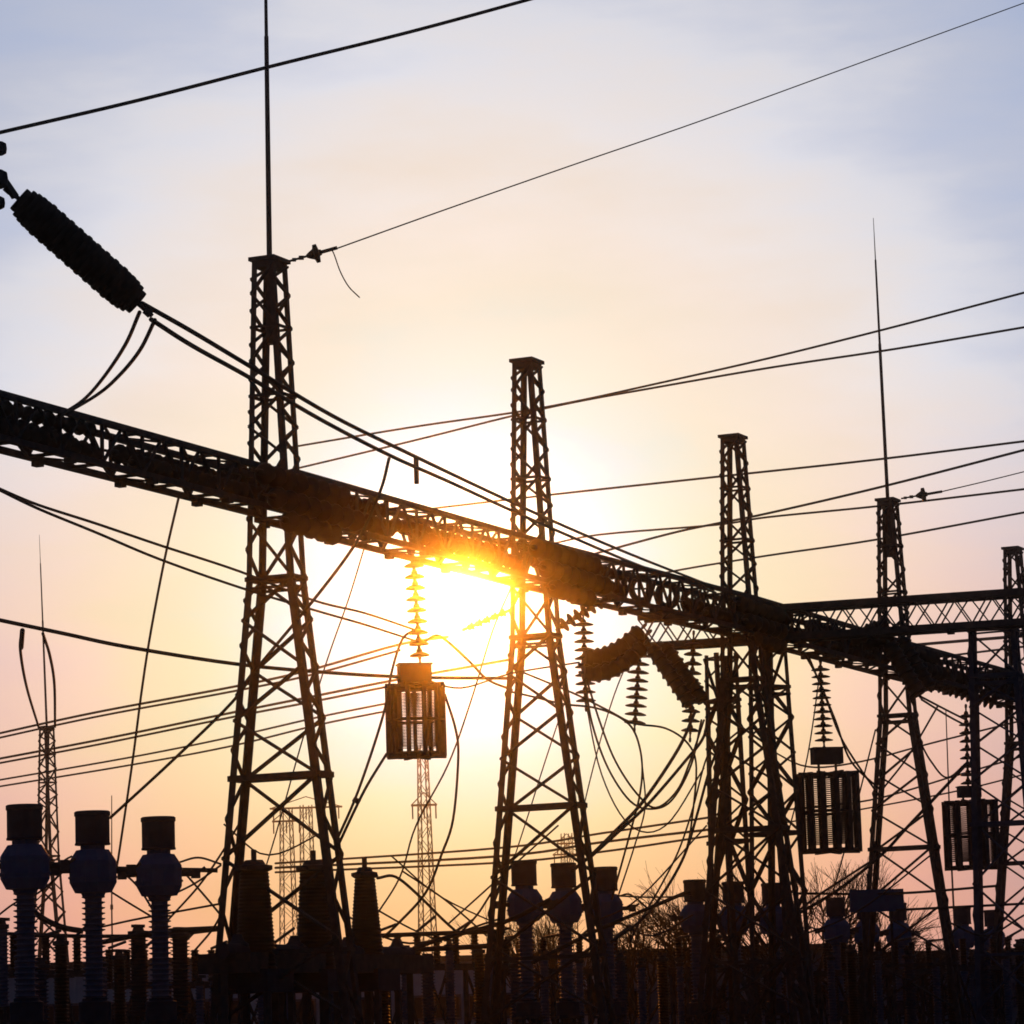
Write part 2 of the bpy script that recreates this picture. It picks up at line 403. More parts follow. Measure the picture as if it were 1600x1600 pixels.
vert('hanging string of discs half hidden by the fat smooth insulator', (1084, 985), (1078, 1160), 57, .22, 10)
vert('string of discs holding the dark cage right of the junction column', (1281, 1028), (1288, 1172), 58.5, .23, 11)
vert('string of discs close against the right side of the glowing column', (911, 955), (916, 1112), 52, .22, 10)
vert('string of discs above the cage at the right edge', (1509, 1100), (1513, 1240), 64, .2, 9)

# ------------------------------------------------------------------ line traps (hanging cages)
def trap(label, c_top, Y, wpx, hpx, boxw, boxh, gap, coil=.016, rz=.2, nb=14, turns=24, bw_=.075):
    k = 1/ppm(Y); Rr = wpx*k/2; H = hpx*k
    c = at(*c_top, Y)                  # top centre of the cage
    o = thing('line_trap', label, 'line trap', c, rz, 'cages hanging from the gantry')
    for i in range(nb):
        t = 2*math.pi*(i+.5)/nb; x, y = Rr*math.cos(t), Rr*math.sin(t)
        MB().box((x, y, -H/2), .075, bw_, H, t).build('cage_bar', STEEL, o)
    q = MB(); cr = Rr*.80
    pts = [Vector((cr*math.cos(t*.45), cr*math.sin(t*.45), -.12-(H-.3)*t/(turns*14))) for t in range(turns*14+1)]
    q.tube(pts, coil, 6); q.build('coil', COILM, o, True)
    for z in (-.06, -H*.5, -H+.05):
        q = MB(); n = 28; q.tube([Vector((Rr*math.cos(2*math.pi*i/n), Rr*math.sin(2*math.pi*i/n), z)) for i in range(n+1)], .03, 6)
        q.build('cage_ring', STEEL, o, True)
    for z in (-.03, -H+.02):
        q = MB()
        for i in range(4):
            t = math.pi*i/4+.2; d = Vector((math.cos(t), math.sin(t), 0))*(Rr+.06); q.bar(d*-1+Vector((0, 0, z+i*.002)), d+Vector((0, 0, z+i*.002)), .07, .09)
        q.build('spider', STEEL, o)
    bw, bh = boxw*k, boxh*k
    MB().box((0, 0, gap*k+bh/2), bw, bw*.55, bh).box((0, 0, gap*k+bh+.01), bw*1.08, bw*.62, .03).build('tuning_box', BOXM, o)
    q = MB()
    for i in (-1, 1): q.bar((i*bw*.3, 0, 0), (i*bw*.3, 0, gap*k), .05)
    q.build('hanger', STEEL, o)
    return o
trap('cage with a box on top hanging in the sun glow, lit through its bars', (648, 1070), 47, 88, 112, 50, 28, 3, nb=11, turns=38, coil=.009)
trap('dark cage hanging alone between the junction column and the far rod column', (1293, 1208), 58.5, 92, 122, 46, 24, 14, nb=14, coil=.013, turns=34, bw_=.12)
trap('dark cage half hidden behind the blue-black posts at the right edge', (1515, 1252), 64, 82, 104, 34, 16, 6, nb=12, coil=.013, turns=28, bw_=.11)

# ------------------------------------------------------------------ second gantry, crossing
ba, bb = at_z(1004, 1012, 10.95), at_z(1640, 971, 10.95); ba.z = bb.z = 0
truss('gantry_beam', 'shallow crossed-lattice beam running from the junction to the right edge', ba, bb, 10.95, 11.66, .3, 11, group=None, chord=.16, posts=False)
# second crossing diagonals give the X look
d = bb-ba; q = MB(); st = d.length/11
for i in range(11):
    q.bar((i*st, -.33, 11.60), (i*st+st/2, -.33, 10.97), .05, .03).bar((i*st+st/2, -.33, 10.97), ((i+1)*st, -.33, 11.60), .05, .03)
beamB = [o for o in bpy.data.objects if o.get('label', '').startswith('shallow crossed')][0]
q.build('cross_lacing', STEEL, beamB)
hb = lambda z: .34+(11-z)*.045 if z < 11 else .34
def atground(x, y, z): p = at_z(x, y, z); return Vector((p.x, p.y, 0))
column('gantry_column', 'thick lattice column doubled up behind the junction column', atground(1199, 1005, 10.9), R(35), peak=False, top=11.0, hf=lambda z: .30+(11-z)*.055, hw=.34, group='columns of the cross gantry')
column('gantry_column', 'rear lattice column mostly hidden behind the junction column', atground(1150, 1007, 10.9)+Vector((-.2, 3.0, 0)), R(20), peak=False, top=11.0, hf=lambda z: .34+(11-z)*.05, hw=.3, group='columns of the cross gantry')
column('gantry_column', 'blue-black lattice column of twin posts standing at the right edge', atground(1552, 985, 10.9), R(70), peak=False, top=11.0, m=STEELB, hf=lambda z: .55+(11-z)*.03, hw=.24, group='columns of the cross gantry')

# ------------------------------------------------------------------ far small towers
fp = at(73, 1135, 108)
column('gantry_column', 'small far lattice column with a long rod behind the left tank heads', (fp.x, fp.y, fp.z-15.6), RZ-.3, rod=8.6, lean=(-.3, 0))
def mast(label, px, ytop, Y, arms, w0, w1, name='transmission_mast'):
    top = at(px, ytop, Y); H = top.z; o = thing(name, label, 'pylon', (top.x, top.y, 0), .4)
    f_ = lambda z: w1+(w0-w1)*z/H
    for i in (-1, 1):
        for j in (-1, 1): MB().bar((i*f_(0), j*f_(0), 0), (i*f_(H), j*f_(H), H), .1).build('leg', STEEL, o)
    q = MB(); z = 0; s_ = 1
    while z < H-.5:
        z2 = min(H, z+max(1.3, f_(z)*1.6))
        for i in (-1, 1):
            q.bar((i*f_(z), -s_*f_(z), z), (i*f_(z2), s_*f_(z2), z2), .05).bar((-s_*f_(z), i*f_(z), z), (s_*f_(z2), i*f_(z2), z2), .05)
            q.bar((i*f_(z), s_*f_(z), z), (i*f_(z2), -s_*f_(z2), z2), .05)
        z = z2; s_ = -s_
    q.build('lacing', STEEL, o)
    for y_, l_ in arms:
        z = (at(px, y_, Y)).z; q = MB(); hl = l_/ppm(Y)
        q.bar((-hl, 0, z), (hl, 0, z), .2).bar((-hl, 0, z), (0, 0, z+1.2), .1).bar((hl, 0, z), (0, 0, z+1.2), .1)
        for i in (-1, 0, 1): q.bar((i*hl*.9, 0, z), (i*hl*.9, 0, z-1.3), .14)
        q.build('cross_arm', STEEL, o).rotation_euler = (0, 0, -.4)
    return o
mast('pale distant lattice mast with one short arm directly below the sunlit cage', 660, 1165, 230, [(1258, 20)], .35, .85)
mast('left of two pale distant masts seen through the nearest column', 447, 1262, 260, [(1283, 22)], .5, 1.0)
mast('right of two pale distant masts seen through the nearest column', 478, 1258, 265, [(1262, 56)], .5, .9)
mast('tiny distant mast left of the glowing column foot, right side arm showing', 885, 1302, 300, [(1318, 16), (1335, 22)], .5, 1.1)
def pole(l, px, yt, Y, r=.1):
    p = at(px, yt, Y); o = MB().tube([(0, 0, 0), (0, 0, p.z*.6), (.1, 0, p.z)], r, 8, r*.4).build('slender_mast', STEEL); o.location = (p.x, p.y, 0)
    MB().tube([(0, 0, p.z*.6), (0, 0, p.z*.6+.3)], r*1.3, 8).build('joint', STEEL, o)
    return tag(o, l, 'mast')
pole('hair-thin distant mast between the second and third tank heads', 172, 1243, 150, .07)
pole('hair-thin distant mast right of the far rod column', 1475, 1110, 130, .07)

# ------------------------------------------------------------------ instrument transformers: one row
def rib_prof(h, r, pitch=.085, a=.72):
    n = int(h/pitch); out = []
    for i in range(n):
        z = i*h/n; p = h/n; out += [(z, r*a), (z+p*.35, r*a), (z+p*.6, r), (z+p*.75, r*.97), (z+p*.85, r*a)]
    return out+[(h, r*a)]
def make_ct():
    o = thing('current_transformer', 'x', 'current transformer')
    MB().box((0, 0, .12), .8, .8, .24).build('footing', WALL2, o)
    q = MB()
    for i in (-1, 1):
        for j in (-1, 1): q.bar((i*.2, j*.2, .24), (i*.2, j*.2, 2.1), .07)
        for z in (.6, 1.3, 2.0): q.bar((i*.2, -.2, z), (i*.2, .2, z), .05).bar((-.2, i*.2, z), (.2, i*.2, z), .05)
    q.box((0, 0, 2.13), .56, .56, .06); q.build('stand', STEEL, o)
    MB().lathe((0, 0, 2.16), (0, 0, 3), [(0, .26), (.3, .26), (.32, .2), (.36, .2)], 20).build('base_tank', BOXM, o, True)
    MB().lathe((0, 0, 2.5), (0, 0, 3), rib_prof(1.66, .19), 20).build('porcelain_column', PORCG, o, True)
    b = MB().lathe((0, 0, 4.14), (0, 0, 5), [(0, .18), (.05, .2), (.06, .3), (.2, .375), (.22, .385), (.56, .385), (.58, .375), (.74, .27), (.75, .2), (.84, .2)], 12)
    for z in (.3, .5): b.lathe((0, 0, 4.14+z-.015), (0, 0, 6), [(0, .405), (.03, .405)], 12)
    b.build('head_tank', TANK, o)
    x = MB().lathe((0, 0, 4.96), (0, 0, 6), [(0, .285), (.03, .285), (.04, .275), (.46, .275), (.47, .29), (.53, .29), (.545, .27)], 28)
    x.build('expander', BOXM, o, True)
    for i in (-1, 1):
        MB().tube([(i*.38, 0, 4.56), (i*.58, 0, 4.56)], .05, 10).box((i*.62, 0, 4.56), .14, .1, .16).tube([(i*.64, 0, 4.56), (i*.78, 0, 4.66)], .025).build('terminal', FIT, o)
    return o
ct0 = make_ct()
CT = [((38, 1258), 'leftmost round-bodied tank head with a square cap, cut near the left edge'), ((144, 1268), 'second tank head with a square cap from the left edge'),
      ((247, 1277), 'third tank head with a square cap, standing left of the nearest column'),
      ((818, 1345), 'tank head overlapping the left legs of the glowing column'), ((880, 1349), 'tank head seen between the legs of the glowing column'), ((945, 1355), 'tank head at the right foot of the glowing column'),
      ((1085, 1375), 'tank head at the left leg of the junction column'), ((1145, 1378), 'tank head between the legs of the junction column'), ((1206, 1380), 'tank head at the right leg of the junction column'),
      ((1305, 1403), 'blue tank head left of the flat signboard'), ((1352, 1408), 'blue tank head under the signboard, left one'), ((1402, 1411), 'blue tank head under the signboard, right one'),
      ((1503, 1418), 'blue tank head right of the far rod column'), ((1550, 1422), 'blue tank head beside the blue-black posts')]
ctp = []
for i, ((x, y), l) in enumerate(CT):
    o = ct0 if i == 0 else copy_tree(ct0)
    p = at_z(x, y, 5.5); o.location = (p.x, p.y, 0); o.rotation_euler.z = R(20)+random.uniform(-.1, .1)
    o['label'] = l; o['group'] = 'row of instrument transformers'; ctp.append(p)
    o.scale = (1, 1, 1)
# signboard on a post in front of the far tank heads
sp = at(1370, 1407, 60); o = thing('signboard', 'flat blank dark blue board among the far tank heads', 'board', (sp.x, sp.y, 0), .1)
MB().box((0, 0, sp.z), 84/ppm(60), .06, 34/ppm(60)).build('board', TANK, o)
for i in (-.35, .35): MB().bar((i, .06, 0), (i, .06, sp.z), .06).build('post', STEEL, o)

# ------------------------------------------------------------------ big bushing posts through the nearest column
plat = at(478, 1508, 45)
dirp = AX
def bushing(l, px, yt, wt, wb, hpx, Y):
    p = at(px, yt, Y); k = 1/ppm(Y); H = hpx*k
    o = thing('breaker_pole', l, 'circuit breaker', (p.x, p.y, 0), RZ, 'breaker poles')
    q = MB().lathe((0, 0, p.z-H), (0, 0, p.z), [(t, r) for t, r in [(a, (wb+(wt-wb)*a/H)*k/2*(b if b < 1 else 1)) for a, b in [(x_[0], x_[1]) for x_ in [(i*H/26+f, c) for i in range(26) for f, c in ((0, .93), (H/52, 1.0))]]]]+[(H, wt*k*.45)], 24)
    q.build('porcelain_column', PORC, o, True)
    MB().lathe((0, 0, p.z), (0, 0, 20), [(0, wt*k*.5), (.03, wt*k*.62), (.1, wt*k*.62), (.12, wt*k*.4), (.2, wt*k*.3)], 24).tube([(0, 0, p.z+.18), (0, 0, p.z+.38)], .05, 8).build('cap', BOXM, o, True)
    MB().bar((-.5, 0, p.z+.05), (.5, 0, p.z+.05), .06).build('terminal', FIT, o)
    MB().box((0, 0, p.z-H-.2), wb*k*1.3, wb*k*1.3, .4).build('base_tank', BOXM, o)
    q = MB(); e = wb*k*.6; zt = p.z-H-.38
    for i in (-1, 1):
        for j in (-1, 1): q.bar((i*e, j*e, 0), (i*e, j*e, zt), .1)
        q.bar((i*e, -e, zt*.2), (i*e, e, zt*.85), .05).bar((-e, i*e, zt*.85), (e, i*e, zt*.2), .05)
    q.build('stand', STEEL, o)
    return o
bushing('broad dark tapered pole between the left legs of the nearest column', 397, 1362, 46, 66, 150, 42.5)
bushing('broad dark tapered pole between the right legs of the nearest column', 490, 1362, 44, 64, 150, 44)
bushing('broad dark tapered pole with a flanged cap standing right of the nearest column', 570, 1372, 32, 58, 140, 45.5)
a_, b_ = at(350, 1505, 42), at(640, 1508, 47)
o = thing('equipment_platform', 'dark service platform joining the three broad tapered poles', 'platform', (0, 0, 0))
MB().bar(a_, b_, 1.0, .34).build('deck', STEEL, o)
q = MB()
for t in range(9):
    c = a_.lerp(b_, t/8); 
    if t % 2 == 0: q.bar((c.x, c.y, 0), (c.x, c.y, c.z-.1), .12)
q.bar(a_-Vector((0, 0, .5)), b_-Vector((0, 0, .1)), .08).build('support', STEEL, o)
q = MB()
for t in range(7):
    c = a_.lerp(b_, (t+.5)/7); MB().lathe(c+Vector((0, -.1, .1)), c+Vector((0, -.1, 1)), [(0, .16), (.22, .2), (.28, .12), (.4, .07)], 12).build('valve', BOXM, o, True)
MB().tube([a_+Vector((0, -.3, .2)), b_+Vector((0, -.3, .2))], .14, 10).build('pipe', BOXM, o, True)

# ------------------------------------------------------------------ disconnectors and post insulators along the bottom
def post_unit(l, px, yt, Y, hpx, r=.13, m=PORCG, cap=True):
    p = at(px, yt, Y); H = hpx/ppm(Y)
    o = thing('post_insulator', l, 'post insulator', (p.x, p.y, 0), RZ, 'ribbed posts along the bottom')
    H = min(H, p.z-.6)
    MB().lathe((0, 0, p.z-H), (0, 0, p.z), rib_prof(H, r, .07, .74), 16).build('porcelain_column', m, o, True)
    if cap: MB().lathe((0, 0, p.z), (0, 0, 20), [(0, r*.8), (.02, r*1.05), (.09, r*1.05), (.1, r*.6), (.16, r*.5)], 14).box((0, 0, p.z+.19), .34, .12, .06).build('cap', FIT, o)
    q = MB(); zt = p.z-H
    for i in (-1, 1):
        for j in (-1, 1): q.bar((i*.15, j*.15, 0), (i*.15, j*.15, zt), .06)
    q.box((0, 0, zt-.03), .42, .42, .06).box((0, 0, .08), .6, .6, .16); q.build('stand', STEEL, o)
    return p
names = ['brown', 'grey', 'dark', 'blue-grey', 'black']
PX = [(4, 1452), (95, 1478), (216, 1462), (281, 1466), (335, 1532), (413, 1525), (452, 1540), (520, 1532), (541, 1528), (598, 1500), (632, 1492), (668, 1505), (702, 1482), (748, 1490), (768, 1508), (806, 1512), (850, 1500), (884, 1520),
      (905, 1505), (968, 1500), (1002, 1512), (1035, 1503), (1062, 1510), (1112, 1506), (1140, 1515), (1180, 1508), (1232, 1512), (1262, 1505), (1298, 1500), (1330, 1490), (1372, 1500), (1420, 1498), (1462, 1510), (1485, 1502), (1518, 1508), (1540, 1500), (1572, 1498), (1592, 1480),
      (30, 1500), (62, 1515), (160, 1512), (186, 1500), (312, 1540)]
posts = []
near = ['leftmost tank head', 'far small column', 'second tank head', 'third tank head', 'nearest column', 'platform left end', 'platform middle', 'nearest column', 'platform right end', 'open bay', 'glowing column', 'glowing column', 'bare tree', 'junction column', 'signboard', 'far rod column', 'right edge posts']
for i, (x, y) in enumerate(PX):
    Y = 46+x/1600*22+random.uniform(-2, 2)
    best = near[min(len(near)-1, int((x/1600)*len(near)))]
    mm = (PORCG, PORC, PORCG, STEELB)[i % 4]
    rr = (.12, .15, .1, .17)[i % 4]
    if x in (216, 281, 413, 541): rr = .2; mm = BOXM if x < 300 else PORCG
    p = post_unit(f"{'thick' if rr > .14 else 'slim'} ribbed post by the {best}, at {round(x/16)} percent of the width", x, y, Y, 118, rr, mm)
    posts.append(p)
def pipe(l, pts, r, name='busbar', cat='busbar', g=None, m=CABLE, ext=(0, 0)):
    c = Vector(pts[0]); P = bez([Vector(p)-c for p in pts], 6)
    if ext[0]: P.insert(0, P[0]+(P[0]-P[1]).normalized()*25)      # lines that leave the photo run on beyond it
    if ext[1]: P.append(P[-1]+(P[-1]-P[-2]).normalized()*25)
    o = MB().tube(P, r, 8).build(name, m, None, True); o.location = c
    return tag(o, l, cat, g)
def pxpipe(l, pts, Y0, Y1, wpx, **kw):
    n = len(pts); P = [at(x, y, Y0+(Y1-Y0)*(x-pts[0][0])/((pts[-1][0]-pts[0][0]) or 1)) for x, y in pts]
    return pipe(l, P, wpx*((Y0+Y1)/2)*KS/F/2, **kw)
pxpipe('straight tube joining the second and third tank heads to the nearest column', [(60, 1352), (180, 1357), (340, 1360)], 46, 46, 7)
pxpipe('low tube running right below the third tank head', [(150, 1474), (250, 1456), (345, 1450)], 47, 47, 8)
pxpipe('low tube crossing behind the two thick posts at the left', [(-5, 1458), (80, 1462), (240, 1462), (345, 1452)], 49, 49, 6)
pxpipe('tube sloping up to the tank heads of the glowing column', [(600, 1502), (680, 1470), (790, 1440), (860, 1405)], 50, 50, 7)
pxpipe('flat tube low in the open bay below the sun', [(590, 1462), (700, 1458), (790, 1455)], 51, 51, 7)
pxpipe('second flat tube just under the first in the open bay below the sun', [(600, 1486), (690, 1482), (800, 1476)], 52, 52, 8)
pxpipe('tube rising right across the foot of the glowing column', [(830, 1505), (930, 1455), (1000, 1425), (1078, 1392)], 52, 52, 6)
pxpipe('long flat tube from the junction column to the blue-black posts', [(1240, 1396), (1400, 1396), (1560, 1384)], 60, 60, 4)
pxpipe('second flat tube right of the far rod column', [(1400, 1422), (1480, 1418), (1600, 1412)], 60, 60, 4)
pxpipe('tube sloping up right behind the signboard', [(1240, 1432), (1310, 1390), (1378, 1335), (1420, 1290), (1512, 1192)], 60, 60, 5)

# disconnector frames: lattice supports behind the posts
def frame(l, x0, x1, yt, Y, nb=3):
    a, b = at(x0, yt, Y), at(x1, yt, Y+2)
    o = thing('disconnector', l, 'switch frame', (a.x, a.y, 0), math.atan2(b.y-a.y, b.x-a.x), 'switch frames along the bottom')
    ln = math.hypot(b.x-a.x, b.y-a.y); z = a.z
    q = MB()
    for i in range(nb+1):
        x = ln*i/nb
        for j in (-.3, .3): q.bar((x, j, 0), (x, j, z-.9), .09)
        q.bar((x, -.3, .3), (x, .3, z-1.2), .05)
    for i in range(nb):
        q.bar((ln*i/nb, -.3, z-.95), (ln*(i+1)/nb, -.3, .6), .05).bar((ln*i/nb, .3, .6), (ln*(i+1)/nb, .3, z-.95), .05)
    for j in (-.3, .3): q.bar((-.2, j, z-.9), (ln+.2, j, z-.9), .14)
    q.build('frame', STEEL, o)
    for i in range(nb*2+1):
        x = ln*i/(nb*2)
        MB().lathe((x, 0, z-.83), (x, 0, 20), rib_prof(.75, .11, .07), 12).build('post', PORC, o, True)
        if i % 2 == 0: MB().tube([(x, 0, z-.05), (x+ln/(nb*2)*.95, .0, z-.02+random.uniform(0, .35))], .035, 6).build('blade', FIT, o)
    return o
for l, x0, x1, y, Y in (('dark switch frame at the left edge under the tank heads', -30, 120, 1455, 52), ('switch frame between the third tank head and the nearest column', 170, 330, 1478, 56),
                        ('switch frame in the open bay below the sun', 590, 770, 1452, 58), ('switch frame behind the foot of the glowing column', 790, 960, 1462, 60),
                        ('switch frame behind the foot of the junction column', 1060, 1240, 1462, 64), ('switch frame under the signboard', 1290, 1450, 1468, 66), ('switch frame at the lower right corner', 1480, 1620, 1462, 68),
                        ('switch frame behind the platform of the broad poles', 360, 560, 1470, 55)):
    frame(l, x0, x1, y, Y)

# ------------------------------------------------------------------ low buildings at the back
def building(l, x0, x1, yt, Y, wm, ribs=True, wins=0):
    a, b = at(x0, yt, Y), at(x1, yt, Y); z = a.z; W = b.x-a.x; D = 10
    o = thing('low_building', l, 'building', ((a.x+b.x)/2, a.y+D/2, 0))
    q = MB().box((0, 0, z/2), W, D, z)
    if ribs:
        n = int(W/.6)
        for i in range(n): q.box((-W/2+.3+i*.6, -D/2-.03, z/2-.1), .12, .07, z-.3)
    q.build('wall', wm, o)
    MB().box((0, 0, z+.08), W+.7, D+.7, .2).box((0, 0, z+.2), W+.4, D+.4, .08).build('roof', ROOF, o)
    for i in range(wins):
        x = -W/2+W*(i+.5)/wins; f_ = MB().box((x, -D/2-.09, z*.62), 1.3, .08, 1.1).build('window', STEELB, o)
        MB().box((x, -D/2-.14, z*.62), 1.1, .03, .9).build('pane', GLASS, f_)
building('long pale low building at the back left', -60, 380, 1518, 98, WALL2, True, 9)
building('low dark building behind the open bay below the sun', 385, 950, 1512, 108, WALL2, False, 10)
building('dark flat-roofed building behind the bare tree', 955, 1300, 1494, 100, WALL, True, 5)
building('low dark building at the back right', 1310, 1700, 1498, 112, WALL, True, 6)

# ------------------------------------------------------------------ bare trees
def tree(l, px, yt, Y, spread=1.0, seed=1, lean=0, depth=6, wide=.55):
    rnd = random.Random(seed); p = at(px, yt, Y); H = p.z
    o = thing('bare_tree', l, 'tree', (p.x, p.y, 0)); tr = MB(); cr = MB()
    def grow(a, d, ln, r, k):
        b = a+d*ln; mid = (a+b)/2+Vector((rnd.uniform(-1, 1), rnd.uniform(-1, 1), rnd.uniform(-.3, .5)))*ln*.07
        (tr if k >= depth-1 else cr).tube([a, mid, b], r, 6 if k > 2 else 4, r*.68)
        if k == 0: return
        for i in range(rnd.choice((3, 3, 4) if k > 2 else (3, 4))):
            v = Vector((rnd.gauss(0, 1), rnd.gauss(0, 1), rnd.gauss(.25, .6))).normalized()
            nd = (d+v*wide*rnd.uniform(.7, 1.4)).normalized()
            s0 = a.lerp(b, rnd.uniform(.55, 1)) if i else b
            grow(s0, nd, ln*rnd.uniform(.66, .86), r*rnd.uniform(.5, .66), k-1)
    for i in range(3):
        grow(Vector((rnd.uniform(-.3, .3)*i, rnd.uniform(-.3, .3)*i, 0)), Vector((rnd.uniform(-.35, .35)+lean, rnd.uniform(-.2, .2), 1)).normalized(), H*.27, .12*spread, depth)
    tr.build('trunk', BARK, o); cr.build('crown', BARK, o)
    # fit the highest twig to the real height
    zt = max(v.z for v in cr.v); o.scale = (H/zt,)*3
    return o
tree('leafless spreading tree left of the junction column', 1062, 1345, 92, 1, 3, wide=.6, depth=5)
tree('small leafless tree at the left end of the dark flat roof', 985, 1420, 95, .8, 5, wide=.6, depth=4)
tree('leafless tree just right of the junction column below the dark cage', 1268, 1325, 95, 1, 8, wide=.5, depth=5)
tree('leafless bush behind the foot of the far rod column', 1440, 1432, 100, .9, 11, wide=.7, depth=5)
tree('thin leafless tree inside the foot of the glowing column', 852, 1400, 98, .8, 14, wide=.4, depth=5)
tree('leafless bush behind the blue tank head beside the far rod column', 1340, 1440, 98, .9, 17, wide=.7, depth=4)

# ------------------------------------------------------------------ conductors
def wire(l, pts, Y0, Y1, wpx, g='overhead wires', name='cable', cat='wire'):
    tot = [0]
    for a, b in zip(pts, pts[1:]): tot.append(tot[-1]+math.hypot(a[0]-b[0], a[1]-b[1]))
    # real wires keep one thickness; depth changes evenly along them
    P = [at(x, y, 1/((1/Y0)+(1/Y1-1/Y0)*t/tot[-1])) for (x, y), t in zip(pts, tot)]
    Ym = 2/(1/Y0+1/Y1)
    off = lambda q: q[0] < -4 or q[0] > 1604 or q[1] < -4
    return pipe(l, P, wpx*Ym*KS/F/2, name=name, cat=cat, g=g, ext=(off(pts[0]), off(pts[-1])))
W = wire
W('heavy cable crossing the upper left corner of the sky', [(-60, 221), (0, 207), (215, 157), (430, 102), (640, 50), (820, 1), (900, -22)], 30, 34, 6)
W('thin earth wire rising from the nearest column top to the upper right corner', [(527, 388), (700, 326), (900, 256), (1100, 187), (1350, 96), (1640, -10)], 42.5, 60, 2)
W('short loose tail of thin wire hanging by the earth wire clamp', [(519, 391), (523, 400), (532, 425), (545, 448), (562, 465)], 42.5, 42.5, 2)
W('upper cable of the pair from the thick insulator to the junction column', [(222, 474), (300, 518), (390, 572), (520, 650), (650, 714), (800, 785), (900, 830), (1000, 872), (1118, 918)], 26.6, 55, 6)
W('lower cable of the pair from the thick insulator to the junction column', [(236, 499), (300, 540), (390, 590), (500, 655), (610, 712), (700, 752), (800, 798), (900, 842), (1000, 884), (1118, 926)], 26.6, 55, 6)
W('left jumper looping down from the thick insulator to the beam', [(218, 488), (195, 540), (160, 592), (130, 625), (95, 648)], 26.6, 38, 6)
W('right jumper looping down from the thick insulator to the beam', [(242, 500), (218, 548), (185, 588), (150, 618), (92, 652)], 26.6, 38, 6)
W('cable leaving the frame at the left above the thick insulator', [(-60, 250), (-20, 268), (12, 290)], 23.4, 24, 5)
W('sloping jumper from the cable pair through the nearest column to the second tank head', [(608, 716), (594, 768), (560, 842), (500, 925), (405, 1040), (362, 1098), (270, 1188), (172, 1278)], 40, 46, 5)
W('faint wire falling from the beam right of the nearest column', [(571, 850), (545, 935), (510, 1035), (470, 1165), (432, 1300), (395, 1420)], 52, 60, 2.6)
W('short stub hanging from the cable pair left of the glowing column', [(650, 714), (651, 756)], 41, 41, 8)
W('upper cable of the pair under the beam at the left', [(-30, 750), (0, 764), (60, 789), (150, 818), (250, 852), (375, 893), (490, 938), (570, 958), (648, 984)], 34, 47, 4.5)
W('lower cable of the pair under the beam at the left', [(-30, 751), (0, 766), (60, 795), (150, 832), (250, 874), (375, 918), (490, 953), (570, 976), (648, 1001)], 34, 47, 4.5)
W('cable sagging from the left edge across the middle to the cage', [(-30, 962), (0, 969), (100, 990), (200, 1011), (365, 1037), (500, 1050), (640, 1058), (800, 1060)], 38, 50, 6)
W('right cable continuing from the hanging cage toward the glowing column', [(660, 1060), (720, 1075), (800, 1052), (905, 1035)], 47, 50, 3)
W('left hanging loop below the sagging cable at the left edge', [(34, 985), (32, 1018), (42, 1075), (60, 1135)], 44, 60, 4.5)
W('right hanging loop below the sagging cable at the left edge', [(67, 990), (78, 1025), (85, 1070), (86, 1135)], 44, 60, 4.5)
W('short thick sleeve hanging on the left loop', [(35, 985), (33, 1012)], 44, 45, 8)
W('faint slack wire falling from the beam between the left tank heads', [(279, 778), (258, 870), (236, 985), (222, 1075), (207, 1190), (188, 1320), (182, 1358)], 58, 66, 4)
for i, (l, p, wp) in enumerate((
    ('topmost distant line crossing low at the left', [(-20, 1150), (150, 1113), (360, 1074), (480, 1048), (620, 1008), (700, 995)], 4.5),
    ('twin of the topmost distant line at the left, just beneath it', [(-20, 1157), (150, 1120), (360, 1081), (480, 1056), (625, 1016)], 4),
    ('middle distant line crossing low at the left', [(-20, 1189), (160, 1155), (360, 1114), (480, 1090), (610, 1064), (800, 1030)], 4.5),
    ('twin of the middle distant line at the left, just beneath it', [(-20, 1196), (160, 1162), (360, 1121), (480, 1098), (610, 1072)], 4),
    ('lower distant line crossing at the left', [(-20, 1222), (200, 1184), (360, 1152), (500, 1120), (620, 1096)], 3.5),
    ('lowest distant line crossing at the left', [(-20, 1232), (200, 1196), (360, 1166), (500, 1132), (620, 1108)], 3.5))):
    W(l, p, 130, 110, wp*.9)
for l, p, wp in (
    ('high line passing behind the glowing column to the right edge, upper one', [(430, 703), (640, 668), (800, 645), (900, 627), (1010, 603), (1200, 560), (1400, 510), (1620, 452)], 3.6),
    ('high line passing behind the glowing column to the right edge, lower one', [(430, 740), (640, 690), (800, 650), (900, 628), (1010, 608), (1200, 575), (1400, 545), (1620, 508)], 3.6),
    ('line crossing behind the junction column top to the right edge', [(600, 803), (680, 794), (870, 772), (1120, 745), (1370, 718), (1620, 687)], 3.6),
    ('line rising from behind the beam past the far rod base', [(930, 865), (1050, 833), (1120, 818), (1200, 802), (1380, 760), (1620, 698)], 4),
    ('nearly flat line passing just under the far rod column cap', [(860, 850), (940, 835), (1120, 820), (1200, 808), (1380, 790), (1620, 762)], 3.4),
    ('lowest line of the right sky fan, above the cross beam', [(980, 908), (1065, 890), (1200, 868), (1370, 843), (1620, 797)], 3.4)):
    W(l, p, 95, 80, wp)
W('hair-thin earth wire leaving the far rod column to the right edge', [(1472, 768), (1540, 752), (1620, 732)], 64, 70, 1.8)
